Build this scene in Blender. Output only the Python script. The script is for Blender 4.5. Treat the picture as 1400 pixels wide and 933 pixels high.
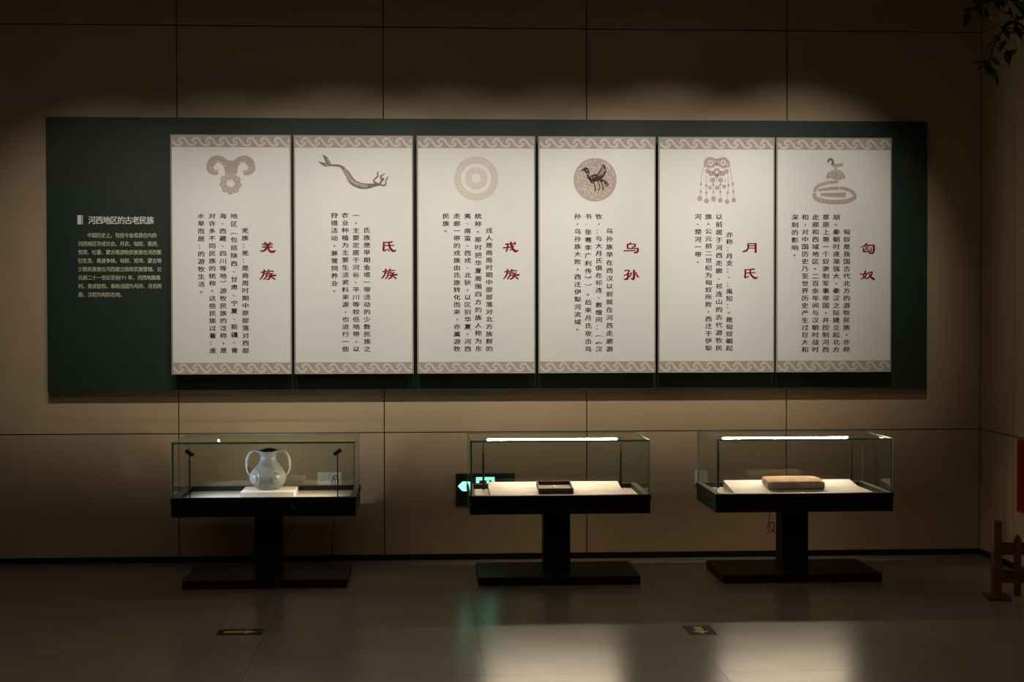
import bpy, bmesh, math, random
from mathutils import Vector, Matrix
from mathutils.geometry import tessellate_polygon
random.seed(7)
S = bpy.context.scene
COL = S.collection
for o in list(bpy.data.objects):
    bpy.data.objects.remove(o)

# ------------------------------------------------------------------ camera, world, lights, exposure
# wall plane is y=0, x runs along the wall, z up; metres
FPX = 2100.0
CAM_LOC = Vector((0.0, -9.23, 1.494))
CAM_ROT = (Matrix.Rotation(math.radians(-3.2), 3, 'Z') @ Matrix.Rotation(math.pi/2 - math.atan(40/FPX), 3, 'X')
           @ Matrix.Rotation(-0.0015, 3, 'Z'))
cd = bpy.data.cameras.new('camera')
cd.sensor_width = 36.0
cd.lens = 36.0*FPX/1400.0
cd.clip_end = 100
cam = bpy.data.objects.new('camera', cd)
cam.matrix_world = Matrix.Translation(CAM_LOC) @ CAM_ROT.to_4x4()
COL.objects.link(cam)
S.camera = cam
S.view_settings.view_transform = 'Standard'
S.view_settings.look = 'None'
S.view_settings.exposure = 0.05
S.view_settings.gamma = 1.0
S.view_settings.use_curve_mapping = False
S.cycles.transparent_max_bounces = 24
S.cycles.sample_clamp_indirect = 4.0

W = bpy.data.worlds.new('dim_hall')
S.world = W
W.use_nodes = True
W.node_tree.nodes['Background'].inputs[0].default_value = (1.0, 0.86, 0.72, 1)
W.node_tree.nodes['Background'].inputs[1].default_value = 0.002

def spot(name, loc, target, power, size, blend, color, radius=0.03):
    d = bpy.data.lights.new(name, 'SPOT')
    d.energy = power; d.spot_size = math.radians(size); d.spot_blend = blend
    d.color = color; d.shadow_soft_size = radius
    o = bpy.data.objects.new(name, d)
    o.location = loc
    o.rotation_euler = (Vector(target)-Vector(loc)).to_track_quat('-Z', 'Y').to_euler()
    COL.objects.link(o)
    return o

WARM = (1.0, 0.93, 0.82)
TRACK = ((-1.85, 80, 1.42, 53, 'the heading on the green board'), (-1.15, 80, 1.50, 53, 'the ram horn panel'), (-0.50, 112, 1.60, 52, 'the fish-tailed swimmer panel'),
         (0.15, 108, 1.60, 52, 'the pale rosette panel'), (0.80, 106, 1.60, 52, 'the dark bird panel'), (1.45, 130, 1.68, 51, 'the pendant panel'), (2.20, 126, 1.80, 47, 'the crown panel'))
LY, LZ = -2.15, 3.5
for lx, pw, az, sz, what in TRACK:
    spot('track_lamp_light', (lx, LY, LZ), (lx, 0, az), pw, sz, 1.0, WARM, 0.012)
# general dim ceiling light of the hall
ar = bpy.data.lights.new('ceiling_glow', 'AREA')
ar.shape = 'RECTANGLE'; ar.size = 6.0; ar.size_y = 1.5; ar.energy = 30.0; ar.color = (1.0, 0.86, 0.7)
ao = bpy.data.objects.new('ceiling_glow', ar)
ao.location = (-1.0, -5.5, 4.2)
COL.objects.link(ao)

# ------------------------------------------------------------------ helpers
def lin(c):
    return tuple(((v/255)/12.92 if v/255 <= 0.04045 else ((v/255+0.055)/1.055)**2.4) for v in c)

def mat(name, col, rough=0.6, spec=0.5, metal=0.0, emit=None, estr=0.0, vary=0.0, scale=8.0, bump=0.0, bscale=60.0, rvary=0.0):
    m = bpy.data.materials.new(name); m.use_nodes = True
    nt = m.node_tree; b = nt.nodes['Principled BSDF']
    b.inputs['Base Color'].default_value = (*col, 1)
    b.inputs['Roughness'].default_value = rough
    b.inputs['Specular IOR Level'].default_value = spec
    b.inputs['Metallic'].default_value = metal
    if emit:
        b.inputs['Emission Color'].default_value = (*emit, 1)
        b.inputs['Emission Strength'].default_value = estr
    tc = nt.nodes.new('ShaderNodeTexCoord')
    if vary > 0:
        n = nt.nodes.new('ShaderNodeTexNoise'); n.inputs['Scale'].default_value = scale
        n.inputs['Detail'].default_value = 5
        r = nt.nodes.new('ShaderNodeValToRGB')
        r.color_ramp.elements[0].position = 0.3; r.color_ramp.elements[1].position = 0.7
        r.color_ramp.elements[0].color = (*[c*(1-vary) for c in col], 1)
        r.color_ramp.elements[1].color = (*[min(1, c*(1+vary)) for c in col], 1)
        nt.links.new(tc.outputs['Object'], n.inputs['Vector'])
        nt.links.new(n.outputs['Fac'], r.inputs['Fac'])
        nt.links.new(r.outputs['Color'], b.inputs['Base Color'])
        if rvary > 0:
            mr = nt.nodes.new('ShaderNodeMapRange')
            mr.inputs['To Min'].default_value = rough-rvary; mr.inputs['To Max'].default_value = rough+rvary
            nt.links.new(n.outputs['Fac'], mr.inputs['Value'])
            nt.links.new(mr.outputs['Result'], b.inputs['Roughness'])
    if bump > 0:
        n2 = nt.nodes.new('ShaderNodeTexNoise'); n2.inputs['Scale'].default_value = bscale
        n2.inputs['Detail'].default_value = 4
        bp = nt.nodes.new('ShaderNodeBump'); bp.inputs['Strength'].default_value = bump
        bp.inputs['Distance'].default_value = 0.01
        nt.links.new(tc.outputs['Object'], n2.inputs['Vector'])
        nt.links.new(n2.outputs['Fac'], bp.inputs['Height'])
        nt.links.new(bp.outputs['Normal'], b.inputs['Normal'])
    return m

def glass_mat():
    m = bpy.data.materials.new('case_glass'); m.use_nodes = True
    nt = m.node_tree; nt.nodes.clear()
    out = nt.nodes.new('ShaderNodeOutputMaterial')
    tr = nt.nodes.new('ShaderNodeBsdfTransparent'); tr.inputs[0].default_value = (0.925, 0.945, 0.93, 1)
    gl = nt.nodes.new('ShaderNodeBsdfGlossy'); gl.inputs['Roughness'].default_value = 0.0
    # first-surface reflection only: Schlick on the outward-facing side of each pane
    geo = nt.nodes.new('ShaderNodeNewGeometry')
    dot = nt.nodes.new('ShaderNodeVectorMath'); dot.operation = 'DOT_PRODUCT'
    nt.links.new(geo.outputs['Incoming'], dot.inputs[0]); nt.links.new(geo.outputs['Normal'], dot.inputs[1])
    def mth(op, a, b):
        n = nt.nodes.new('ShaderNodeMath'); n.operation = op
        for k, v in enumerate((a, b)):
            if v is None: continue
            if isinstance(v, (int, float)): n.inputs[k].default_value = v
            else: nt.links.new(v, n.inputs[k])
        return n.outputs[0]
    ab = mth('ABSOLUTE', dot.outputs['Value'], None)
    p5 = mth('POWER', mth('SUBTRACT', 1.0, ab), 5.0)
    F = mth('ADD', 0.08, mth('MULTIPLY', p5, 0.72))
    fac = mth('MULTIPLY', F, mth('SUBTRACT', 1.0, geo.outputs['Backfacing']))
    mx = nt.nodes.new('ShaderNodeMixShader')
    nt.links.new(fac, mx.inputs[0]); nt.links.new(tr.outputs[0], mx.inputs[1])
    nt.links.new(gl.outputs[0], mx.inputs[2]); nt.links.new(mx.outputs[0], out.inputs[0])
    return m

M = dict(
    wall=mat('wall_laminate', (0.46, 0.335, 0.205), 0.55, 0.25, vary=0.06, scale=1.6, bump=0.04, bscale=35),
    joint=mat('wall_joint', (0.02, 0.016, 0.012), 0.9, 0.1),
    skirting=mat('black_skirting', (0.010, 0.010, 0.009), 0.5, 0.3),
    floor=mat('polished_floor_stone', (0.25, 0.208, 0.17), 0.24, 0.5, vary=0.08, scale=2.2, rvary=0.02),
    grout=mat('floor_grout', (0.09, 0.08, 0.07), 0.8, 0.2),
    ceiling=mat('dark_ceiling', (0.02, 0.019, 0.018), 0.9, 0.1),
    green=mat('dark_green_board', (0.013, 0.026, 0.017), 0.55, 0.35, vary=0.08, scale=1.5),
    panel_edge=mat('panel_edge_taupe', (0.36, 0.31, 0.26), 0.6, 0.3),
    panel_face=mat('panel_print_cream', (0.78, 0.755, 0.715), 0.6, 0.25, vary=0.025, scale=1.2),
    band=mat('border_print_taupe', (0.44, 0.365, 0.31), 0.65, 0.2, vary=0.22, scale=160),
    scroll=mat('border_scroll_cream', (0.68, 0.615, 0.54), 0.65, 0.2),
    ink=mat('black_ink', (0.018, 0.013, 0.011), 0.6, 0.2),
    red=mat('red_ink', (0.19, 0.004, 0.006), 0.6, 0.2),
    letter_white=mat('cream_lettering', (0.78, 0.77, 0.70), 0.6, 0.3),
    letter_tan=mat('pale_green_lettering', (0.60, 0.60, 0.38), 0.6, 0.3),
    black=mat('black_powder_coat', (0.012, 0.012, 0.012), 0.5, 0.2, vary=0.1, scale=6),
    base=mat('dark_bronze_base', (0.022, 0.016, 0.013), 0.5, 0.18),
    rim=mat('dark_rim_inside', (0.20, 0.165, 0.14), 0.4, 0.4),
    deck=mat('cream_deck_fabric', (0.66, 0.60, 0.50), 0.8, 0.2, bump=0.05, bscale=300),
    glass=glass_mat(),
    glass_edge=mat('green_glass_edge', (0.12, 0.44, 0.31), 0.3, 0.4),
    white_block=mat('white_display_block', (0.74, 0.69, 0.62), 0.7, 0.2),
    vase=mat('grey_pottery', (0.205, 0.20, 0.196), 0.42, 0.4, vary=0.26, scale=18, bump=0.10, bscale=45),
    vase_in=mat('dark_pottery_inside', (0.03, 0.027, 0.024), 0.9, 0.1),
    brick=mat('pale_fired_clay', (0.46, 0.335, 0.225), 0.85, 0.1, vary=0.25, scale=28, bump=0.5, bscale=70),
    box=mat('dark_brown_box', (0.055, 0.032, 0.026), 0.5, 0.3),
    box_in=mat('grey_box_lining', (0.30, 0.26, 0.21), 0.9, 0.1),
    bone=mat('ivory_bone', (0.78, 0.66, 0.45), 0.5, 0.3),
    led=mat('warm_led_diffuser', (0.9, 0.8, 0.65), 0.5, 0.2, emit=(1.0, 0.79, 0.58), estr=86.0),
    led_body=mat('led_housing', (0.05, 0.04, 0.035), 0.4, 0.4),
    lens=mat('spot_lens', (0.8, 0.8, 0.8), 0.3, 0.5, emit=(1.0, 0.93, 0.85), estr=2.0),
    socket=mat('white_socket_plastic', (0.85, 0.82, 0.76), 0.4, 0.4),
    slot=mat('socket_slot_dark', (0.03, 0.03, 0.03), 0.6, 0.2),
    cable=mat('black_cable', (0.012, 0.010, 0.010), 0.5, 0.3),
    sign=mat('exit_sign_black', (0.018, 0.022, 0.020), 0.35, 0.4),
    sign_lit=mat('exit_sign_green_light', (0.1, 0.7, 0.5), 0.5, 0.2, emit=(0.24, 1.0, 0.60), estr=2.2),
    sticker=mat('dark_floor_sticker', (0.022, 0.026, 0.016), 0.75, 0.15),
    arrow=mat('yellow_green_arrow', (0.50, 0.48, 0.08), 0.75, 0.15),
    wood=mat('red_brown_fence_wood', (0.17, 0.062, 0.028), 0.5, 0.3, vary=0.25, scale=18),
    poster=mat('red_wall_board', (0.50, 0.030, 0.015), 0.5, 0.3),
    poster_line=mat('dark_red_border', (0.14, 0.006, 0.005), 0.5, 0.3),
    leaf=mat('dark_green_leaf', (0.020, 0.045, 0.012), 0.45, 0.4, vary=0.3, scale=9),
    bark=mat('tree_bark', (0.06, 0.04, 0.028), 0.85, 0.2, vary=0.25, scale=30),
    em_taupe=mat('emblem_taupe', (0.47, 0.37, 0.325), 0.65, 0.2, vary=0.18, scale=150),
    em_dark=mat('emblem_dark', (0.22, 0.165, 0.145), 0.65, 0.2, vary=0.2, scale=150),
    em_bird=mat('emblem_black_brown', (0.055, 0.035, 0.028), 0.65, 0.2),
    em_pale=mat('emblem_pale_pink', (0.66, 0.565, 0.49), 0.65, 0.2, vary=0.08, scale=150),
    em_light=mat('emblem_cream_line', (0.72, 0.67, 0.61), 0.65, 0.2),
    brass=mat('brass_lock', (0.6, 0.55, 0.45), 0.25, 0.5, metal=0.9),
)

def meshobj(name, verts, faces, mats, parent=None, mi=None, smooth=False, loc=None):
    me = bpy.data.meshes.new(name)
    me.from_pydata([tuple(v) for v in verts], [], faces)
    for m in (mats if isinstance(mats, (list, tuple)) else [mats]):
        me.materials.append(M[m])
    if mi:
        me.polygons.foreach_set('material_index', mi)
    if smooth:
        me.polygons.foreach_set('use_smooth', [True]*len(me.polygons))
    me.update()
    o = bpy.data.objects.new(name, me)
    COL.objects.link(o)
    if loc: o.location = loc
    if parent: o.parent = parent
    return o

class MB:
    def __init__(s): s.v = []; s.f = []; s.m = []
    def add(s, vs, fs, mi=0):
        k = len(s.v); s.v += [Vector(v) for v in vs]
        s.f += [tuple(i+k for i in f) for f in fs]; s.m += [mi]*len(fs); return s
    def box(s, x0, x1, y0, y1, z0, z1, mi=0, bev=0.0):
        if bev <= 0:
            vs = [(x, y, z) for z in (z0, z1) for y in (y0, y1) for x in (x0, x1)]
            return s.add(vs, [(0, 2, 3, 1), (4, 5, 7, 6), (0, 1, 5, 4), (2, 6, 7, 3), (0, 4, 6, 2), (1, 3, 7, 5)], mi)
        b = bmesh.new()
        bmesh.ops.create_cube(b, size=1.0)
        for v in b.verts:
            v.co = Vector(((x0+x1)/2+v.co.x*(x1-x0), (y0+y1)/2+v.co.y*(y1-y0), (z0+z1)/2+v.co.z*(z1-z0)))
        bmesh.ops.bevel(b, geom=b.edges[:], offset=bev, segments=2, profile=0.7, affect='EDGES')
        b.verts.index_update()
        s.add([v.co.copy() for v in b.verts], [tuple(v.index for v in f.verts) for f in b.faces], mi)
        b.free(); return s
    def tube(s, pts, rad, n=10, mi=0, caps=True):
        pts = [Vector(p) for p in pts]; rings = []
        rr = rad if isinstance(rad, (list, tuple)) else [rad]*len(pts)
        prev = None
        for i, p in enumerate(pts):
            t = (pts[min(i+1, len(pts)-1)]-pts[max(i-1, 0)]).normalized()
            a = prev if prev is not None else (Vector((0, 0, 1)) if abs(t.z) < 0.9 else Vector((1, 0, 0)))
            u = (a - t*a.dot(t)).normalized(); w = t.cross(u); prev = u
            rings.append([p+(u*math.cos(2*math.pi*k/n)+w*math.sin(2*math.pi*k/n))*rr[i] for k in range(n)])
        vs = [v for r in rings for v in r]; fs = []
        for i in range(len(pts)-1):
            for k in range(n):
                fs.append((i*n+k, i*n+(k+1) % n, (i+1)*n+(k+1) % n, (i+1)*n+k))
        if caps:
            fs.append(tuple(reversed(range(n)))); fs.append(tuple(range((len(pts)-1)*n, len(pts)*n)))
        return s.add(vs, fs, mi)
    def build(s, name, mats, parent=None, smooth=False, loc=None):
        return meshobj(name, s.v, s.f, mats, parent, s.m, smooth, loc)

def empty(name, loc, rz=0.0):
    o = bpy.data.objects.new(name, None); COL.objects.link(o)
    o.location = loc; o.rotation_euler = (0, 0, rz); o.empty_display_size = 0.1
    return o

def tag(o, label, cat, group=None):
    o['label'] = label; o['category'] = cat
    if group: o['group'] = group
    return o

def struct(o, label=None, cat=None):
    o['kind'] = 'structure'
    if label: o['label'] = label
    if cat: o['category'] = cat
    return o

def inst(src, name, parent, loc=None):
    o = src.copy(); o.name = name; COL.objects.link(o); o.parent = parent
    if loc is not None: o.location = loc
    return o

# ------------------------------------------------------------------ room shell
XR = 3.39            # right-hand wall
SEAM_X = [-5.132+1.22*k for k in range(7)] + [XR]
ROWS = [(0.036, 0.767), (0.773, 3.192), (3.198, 4.25)]
wall = struct(meshobj('wall_back', *(lambda m: (m.v, m.f))(MB().box(-6.4, XR+0.12, 0.016, 0.12, 0, 4.25)), 'joint'),
              'tan laminate panel wall behind the display cases', 'wall')
edges = [-6.352]+SEAM_X
for (z0, z1) in ROWS:
    for a, b in zip(edges[:-1], edges[1:]):
        MB().box(a+0.003, b-0.003, 0.0, 0.018, z0, z1, bev=0.0015).build('wall_panel', 'wall', wall)
wr = struct(meshobj('wall_right', *(lambda m: (m.v, m.f))(MB().box(XR+0.016, XR+0.12, -6.0, 0.0, 0, 4.25)), 'joint'),
            'tan side wall meeting the back wall at the corner', 'wall')
ey = [0.0, -0.535, -1.755, -2.975, -4.195, -5.415, -6.0]
for (z0, z1) in ROWS:
    for a, b in zip(ey[1:], ey[:-1]):
        MB().box(XR, XR+0.018, a+0.003, b-0.003 if b < 0 else b, z0, z1, bev=0.0015).build('wall_panel', 'wall', wr)
struct(MB().box(-6.4, XR-0.004, -0.002, 0.014, 0, 0.034).build('baseboard_back', 'skirting'), 'thin black skirting along the back wall', 'baseboard')
struct(MB().box(XR-0.004, XR+0.014, -6.0, -0.004, 0, 0.034).build('baseboard_right', 'skirting'), 'thin black skirting along the side wall', 'baseboard')
struct(MB().box(-6.4, XR+0.12, -11.0, 0.12, 4.25, 4.35).build('ceiling', 'ceiling'), 'dark ceiling above the hall', 'ceiling')
fl = struct(MB().box(-6.4, XR+0.12, -11.0, 0.12, -0.1, -0.004).build('floor', 'grout'), 'polished dark stone tile floor', 'floor')
P = 0.985
xs = sorted(set([-6.4]+[-0.75+P*k for k in range(-5, 5)]+[XR+0.1])); ys = [0.0]+[-0.985*k for k in range(1, 12)]
tile_cache = {}
for i in range(len(xs)-1):
    for j in range(len(ys)-1):
        w = xs[i+1]-xs[i]; d = ys[j]-ys[j+1]
        key = (round(w, 3), round(d, 3))
        cx, cy = (xs[i]+xs[i+1])/2, (ys[j]+ys[j+1])/2
        if key not in tile_cache:
            t = MB().box(-w/2+0.0007, w/2-0.0007, -d/2+0.0007, d/2-0.0007, -0.006, 0).build('floor_tile', 'floor', fl, loc=(cx, cy, 0))
            tile_cache[key] = t
        else:
            inst(tile_cache[key], 'floor_tile', fl, (cx, cy, 0))

# ------------------------------------------------------------------ ceiling track with barn-door spotlights (above the frame)
trk = empty('lighting_track', (0.2, LY-0.06, 3.66)); tag(trk, 'long black lighting track hung below the dark ceiling', 'lighting track')
MB().box(-2.6, 2.6, -0.02, 0.02, 0, 0.035).build('rail', 'skirting', trk)
for hx in (-2.3, 0.0, 2.3):
    MB().tube([(hx, 0, 0.034), (hx, 0, 0.59)], 0.005, 8).build('hanger_rod', 'skirting', trk)
for lx, pw, az, sz, what in TRACK:
    t = empty('track_spotlight', (lx, LY, LZ)); tag(t, 'black barn-door spotlight on the ceiling track aimed at '+what, 'spotlight', 'spotlights on the ceiling track')
    d = Vector((0, -LY, az-LZ)).normalized()
    MB().tube([-d*0.13, -d*0.12, -d*0.03, -d*0.022], [0.030, 0.036, 0.040, 0.040], 20).build('lamp_housing', 'skirting', t)
    MB().tube([(0, -0.06, 0.16), (0, -0.065, 0.065)], 0.008, 8).build('yoke', 'skirting', t)
    # flap below the beam: its lip trims the light off the wall below the panel joint
    e = Vector((0, 0.120, -0.120*(LZ-0.62)/(-LY)))
    V = [(-0.035, -0.012, -0.052), (0.035, -0.012, -0.052), (0.10, e.y, e.z), (-0.10, e.y, e.z)]
    V += [(x, y-0.001, z-0.002) for x, y, z in V]
    meshobj('barn_door', V, [(0, 1, 2, 3), (7, 6, 5, 4), (0, 4, 5, 1), (1, 5, 6, 2), (2, 6, 7, 3), (3, 7, 4, 0)], 'skirting', t)

# ------------------------------------------------------------------ glyphs (built-in typeface, cached as meshes)
TITLES = ['羌族', '氐族', '戎族', '乌孙', '月氏', '匈奴']
BODIES = [
    ['羌族：羌：是商周时期中原部落对西部', '地区（包括陕西、甘肃、宁夏、新疆、青', '海、西藏、四川等地）游牧民族的泛称，是', '对许多不同民族的统称。这些民族过着：逐', '水草而居：的游牧生活。'],
    ['氐族是早期金塔一带活动的少数民族之', '一，主要定居于河谷、平川等较低地带，以', '农业种植为主要生活资料来源，也进行一些', '狩猎活动，兼营饲养业。'],
    ['戎人是商周时期中原部落对北方族群的', '统称。那时把华夏周围四方的族人称为东', '夷、南蛮、西戎、北狄，以区别华夏。河西', '走廊一带的戎族由氐族转化而来，亦属游牧', '民族。'],
    ['乌孙族早在西汉以前就在河西走廊游', '牧，：与大月氏俱在祁连、敦煌间：（《汉', '书·张骞李广利传》）。后来月氏攻击乌', '孙，乌孙族大败，西迁伊犁河流域。'],
    ['亦称：月支：、：禺知：。是匈奴崛起', '以前居于河西走廊、祁连山的古代游牧民', '族。公元前二世纪为匈奴所败，西迁于伊犁', '河、楚河一带。'],
    ['匈奴是我国古代北方的游牧民族，亦称', '胡。秦朝时逐渐强大，秦汉之际建立起北方', '草原上第一个奴隶制军事帝国，并控制河西', '走廊和西域地区。二百余年间与汉朝时战时', '和，对中国历史乃至世界历史产生过巨大和', '深刻的影响。'],
]
HEAD = '河西地区的古老民族'
PARA = ['　　中国历史上，包括今金塔县在内的', '河西地区华戎交会，月氏、匈奴、柔然、', '党项、吐蕃、蒙古等游牧民族曾在河西繁', '衍生息、角逐争锋，匈奴、党项、蒙古等', '少数民族曾在河西建立政权实施管辖。公', '元前二十一世纪至前771年，河西地属雍', '州，羌戎驻牧。春秋战国为乌孙、月氏所', '居，汉初为匈奴右地。']
need = {}
for ch in set(''.join(''.join(b) for b in BODIES)): need[(ch, 0.0)] = None
for ch in set(HEAD+''.join(PARA)): need[(ch, 0.0)] = None
tmp = []
for key in sorted(need):
    c = bpy.data.curves.new('glyph', 'FONT'); c.body = key[0]; c.size = 1.0; c.offset = key[1]; c.resolution_u = 2
    o = bpy.data.objects.new('glyph', c); COL.objects.link(o); tmp.append((key, o, c))
bpy.context.view_layer.update()
dg = bpy.context.evaluated_depsgraph_get()
for key, o, c in tmp:
    me = bpy.data.meshes.new_from_object(o.evaluated_get(dg))
    need[key] = ([(v.co.x, v.co.y) for v in me.vertices], [tuple(p.vertices) for p in me.polygons])
    bpy.data.meshes.remove(me)
for key, o, c in tmp:
    bpy.data.objects.remove(o); bpy.data.curves.remove(c)
# the em box of one full-width character in the built-in face
_v = need[('的', 0.0)][0]
EMX = (min(v[0] for v in _v)+max(v[0] for v in _v))/2
EMY = (min(v[1] for v in _v)+max(v[1] for v in _v))/2
EMW = max(v[0] for v in _v)-min(v[0] for v in _v)

class Flat:
    """flat print: polygons, strokes, discs and glyphs in a panel's own x-z plane, at small depth steps"""
    def __init__(s): s.v = []; s.f = []; s.m = []
    def add(s, pts, faces, y, mi=0):
        k = len(s.v); s.v += [(p[0], y, p[1]) for p in pts]
        s.f += [tuple(i+k for i in f) for f in faces]; s.m += [mi]*len(faces)
    def poly(s, pts, y, mi=0):
        tri = tessellate_polygon([[Vector((p[0], p[1], 0)) for p in pts]])
        s.add(pts, [tuple(t) for t in tri], y, mi)
    def disc(s, c, r, y, mi=0, n=20, ry=None, r0=0.0):
        ry = ry or r
        if r0 <= 0:
            s.add([(c[0]+r*math.cos(2*math.pi*k/n), c[1]+ry*math.sin(2*math.pi*k/n)) for k in range(n)], [tuple(range(n))], y, mi)
        else:
            pts = [(c[0]+q*math.cos(2*math.pi*k/n), c[1]+q*ry/r*math.sin(2*math.pi*k/n)) for q in (r0, r) for k in range(n)]
            s.add(pts, [(k, (k+1) % n, n+(k+1) % n, n+k) for k in range(n)], y, mi)
    def stroke(s, pts, w, y, mi=0, smooth=True, cut=None):
        n = len(pts); ws = w if isinstance(w, (list, tuple)) else [w]*n
        if smooth and n > 2:
            q, qw = [], []
            for i in range(n-1):
                p0, p1, p2, p3 = pts[max(i-1, 0)], pts[i], pts[i+1], pts[min(i+2, n-1)]
                for t in (0, 0.25, 0.5, 0.75):
                    q.append(tuple(0.5*(2*p1[a]+(p2[a]-p0[a])*t+(2*p0[a]-5*p1[a]+4*p2[a]-p3[a])*t*t+(3*p1[a]-p0[a]-3*p2[a]+p3[a])*t**3) for a in (0, 1)))
                    qw.append(ws[i]*(1-t)+ws[i+1]*t)
            q.append(pts[-1]); qw.append(ws[-1]); pts, ws, n = q, qw, len(q)
        L, Rr = [], []
        for i in range(n):
            a, b = pts[max(i-1, 0)], pts[min(i+1, n-1)]
            dx, dz = b[0]-a[0], b[1]-a[1]; l = math.hypot(dx, dz) or 1
            nx, nz = -dz/l*ws[i]/2, dx/l*ws[i]/2
            L.append((pts[i][0]+nx, pts[i][1]+nz)); Rr.append((pts[i][0]-nx, pts[i][1]-nz))
        if cut:
            cl = lambda p: (min(max(p[0], cut[0]), cut[1]), p[1])
            L = [cl(p) for p in L]; Rr = [cl(p) for p in Rr]
        s.add(L+Rr, [(i, i+1, n+i+1, n+i) for i in range(n-1)], y, mi)
    def glyph(s, ch, off, cx, cz, sx, sz, y, mi=0, flip=False):
        vs, fs = need[(ch, off)]
        pts = []
        for (a, b) in vs:
            a, b = (a-EMX)/EMW, (b-EMY)/EMW
            if flip: a, b = b, -a
            pts.append((cx+a*sx, cz+b*sz))
        s.add(pts, fs, y, mi)
    def strike(s, ch, off, cx, cz, sx, sz, y, w, flip=False):
        # struck twice, slightly apart, for the heavier weight of the printed face
        s.glyph(ch, off, cx-w*sx/2, cz+w*sz/3, sx, sz, y, 0, flip)
        s.glyph(ch, off, cx+w*sx/2, cz-w*sz/3, sx, sz, y-0.0003, 0, flip)
    def build(s, name, mats, parent, stuff=False):
        o = meshobj(name, s.v, s.f, mats, parent, s.m)
        if stuff: o['kind'] = 'stuff'
        return o

# ------------------------------------------------------------------ green title board
BX0, BX1, BZ0, BZ1, BY = -2.225, 3.033, 1.024, 2.643, -0.06
board = empty('title_board', (0, 0, BZ0))
tag(board, 'wide dark green board on the wall behind the white text panels', 'board')
MB().box(BX0, BX1, BY, 0.0, 0, BZ1-BZ0, bev=0.002).build('board_sheet', 'green', board)
PXB = 0.004365      # metres per photo pixel on the board's left part
def bp(u, v): return (-2.040+(u-105)*PXB*0.985, 2.066-BZ0-(v-294)*PXB)
f = Flat()
x0, z0 = bp(104, 294); x1, z1 = bp(109.2, 306.5)
f.poly([(x0, z0), (x1, z0), (x1, z1), (x0, z1)], BY-0.002)
x0, _ = bp(110.2, 294); x1, _ = bp(111.2, 306)
f.poly([(x0, z0), (x1, z0), (x1, z1), (x0, z1)], BY-0.002)
f.build('heading_bars', 'letter_white', board)
f = Flat()
for k, ch in enumerate(HEAD):
    cx, cz = bp(123.6+k*9.87, 300.6)
    f.strike(ch, 0.0, cx, cz, 0.0385, 0.0415, BY-0.002, 0.05)
f.build('heading_lettering', 'letter_white', board, True)
f = Flat()
for j, ln in enumerate(PARA):
    u = 107.6
    for ch in ln:
        step = 3.6 if ch in '71' else 6.28
        cx, cz = bp(u+(step-6.28)/2, 321.0+j*11.42)
        if ch != '　': f.strike(ch, 0.0, cx, cz, 0.0238, 0.0258, BY-0.002, 0.03)
        u += step
f.build('paragraph_lettering', 'letter_tan', board, True)

# ------------------------------------------------------------------ six white text panels
PW, PH, PY = 0.700, 1.405, -0.14
PANX = [-1.489, -0.774, -0.053, 0.665, 1.381, 2.091]
PIX = [(233.2, 396.5, 185.3, 511.5), (401, 564.8, 186, 512), (569.5, 731.5, 186, 511.5), (735.8, 896.5, 187.5, 510.8), (899.8, 1059.5, 188.4, 509.7), (1062, 1218, 191, 508.7)]
COLX = [[333.8, 318.7, 303.8, 289.2, 274.3], [501, 486, 471.4, 456.5], [668.3, 653.3, 638.8, 624.2, 609.3], [833.3, 818.7, 804.1, 789.6], [997.4, 983.2, 968.8, 954.4], [1157.4, 1143.3, 1129.1, 1115.1, 1101.1, 1087.2]]
COLY0 = [[315.3], [315.3], [315.3], [316.5], [321.3], [318.5]]
TOPY = [295.7, 295.2, 295.6, 296.5, 296.7, 298.6]
BOTY = [478.8, 477.6, 477.4, 477.8, 476, 477.7]
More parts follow.
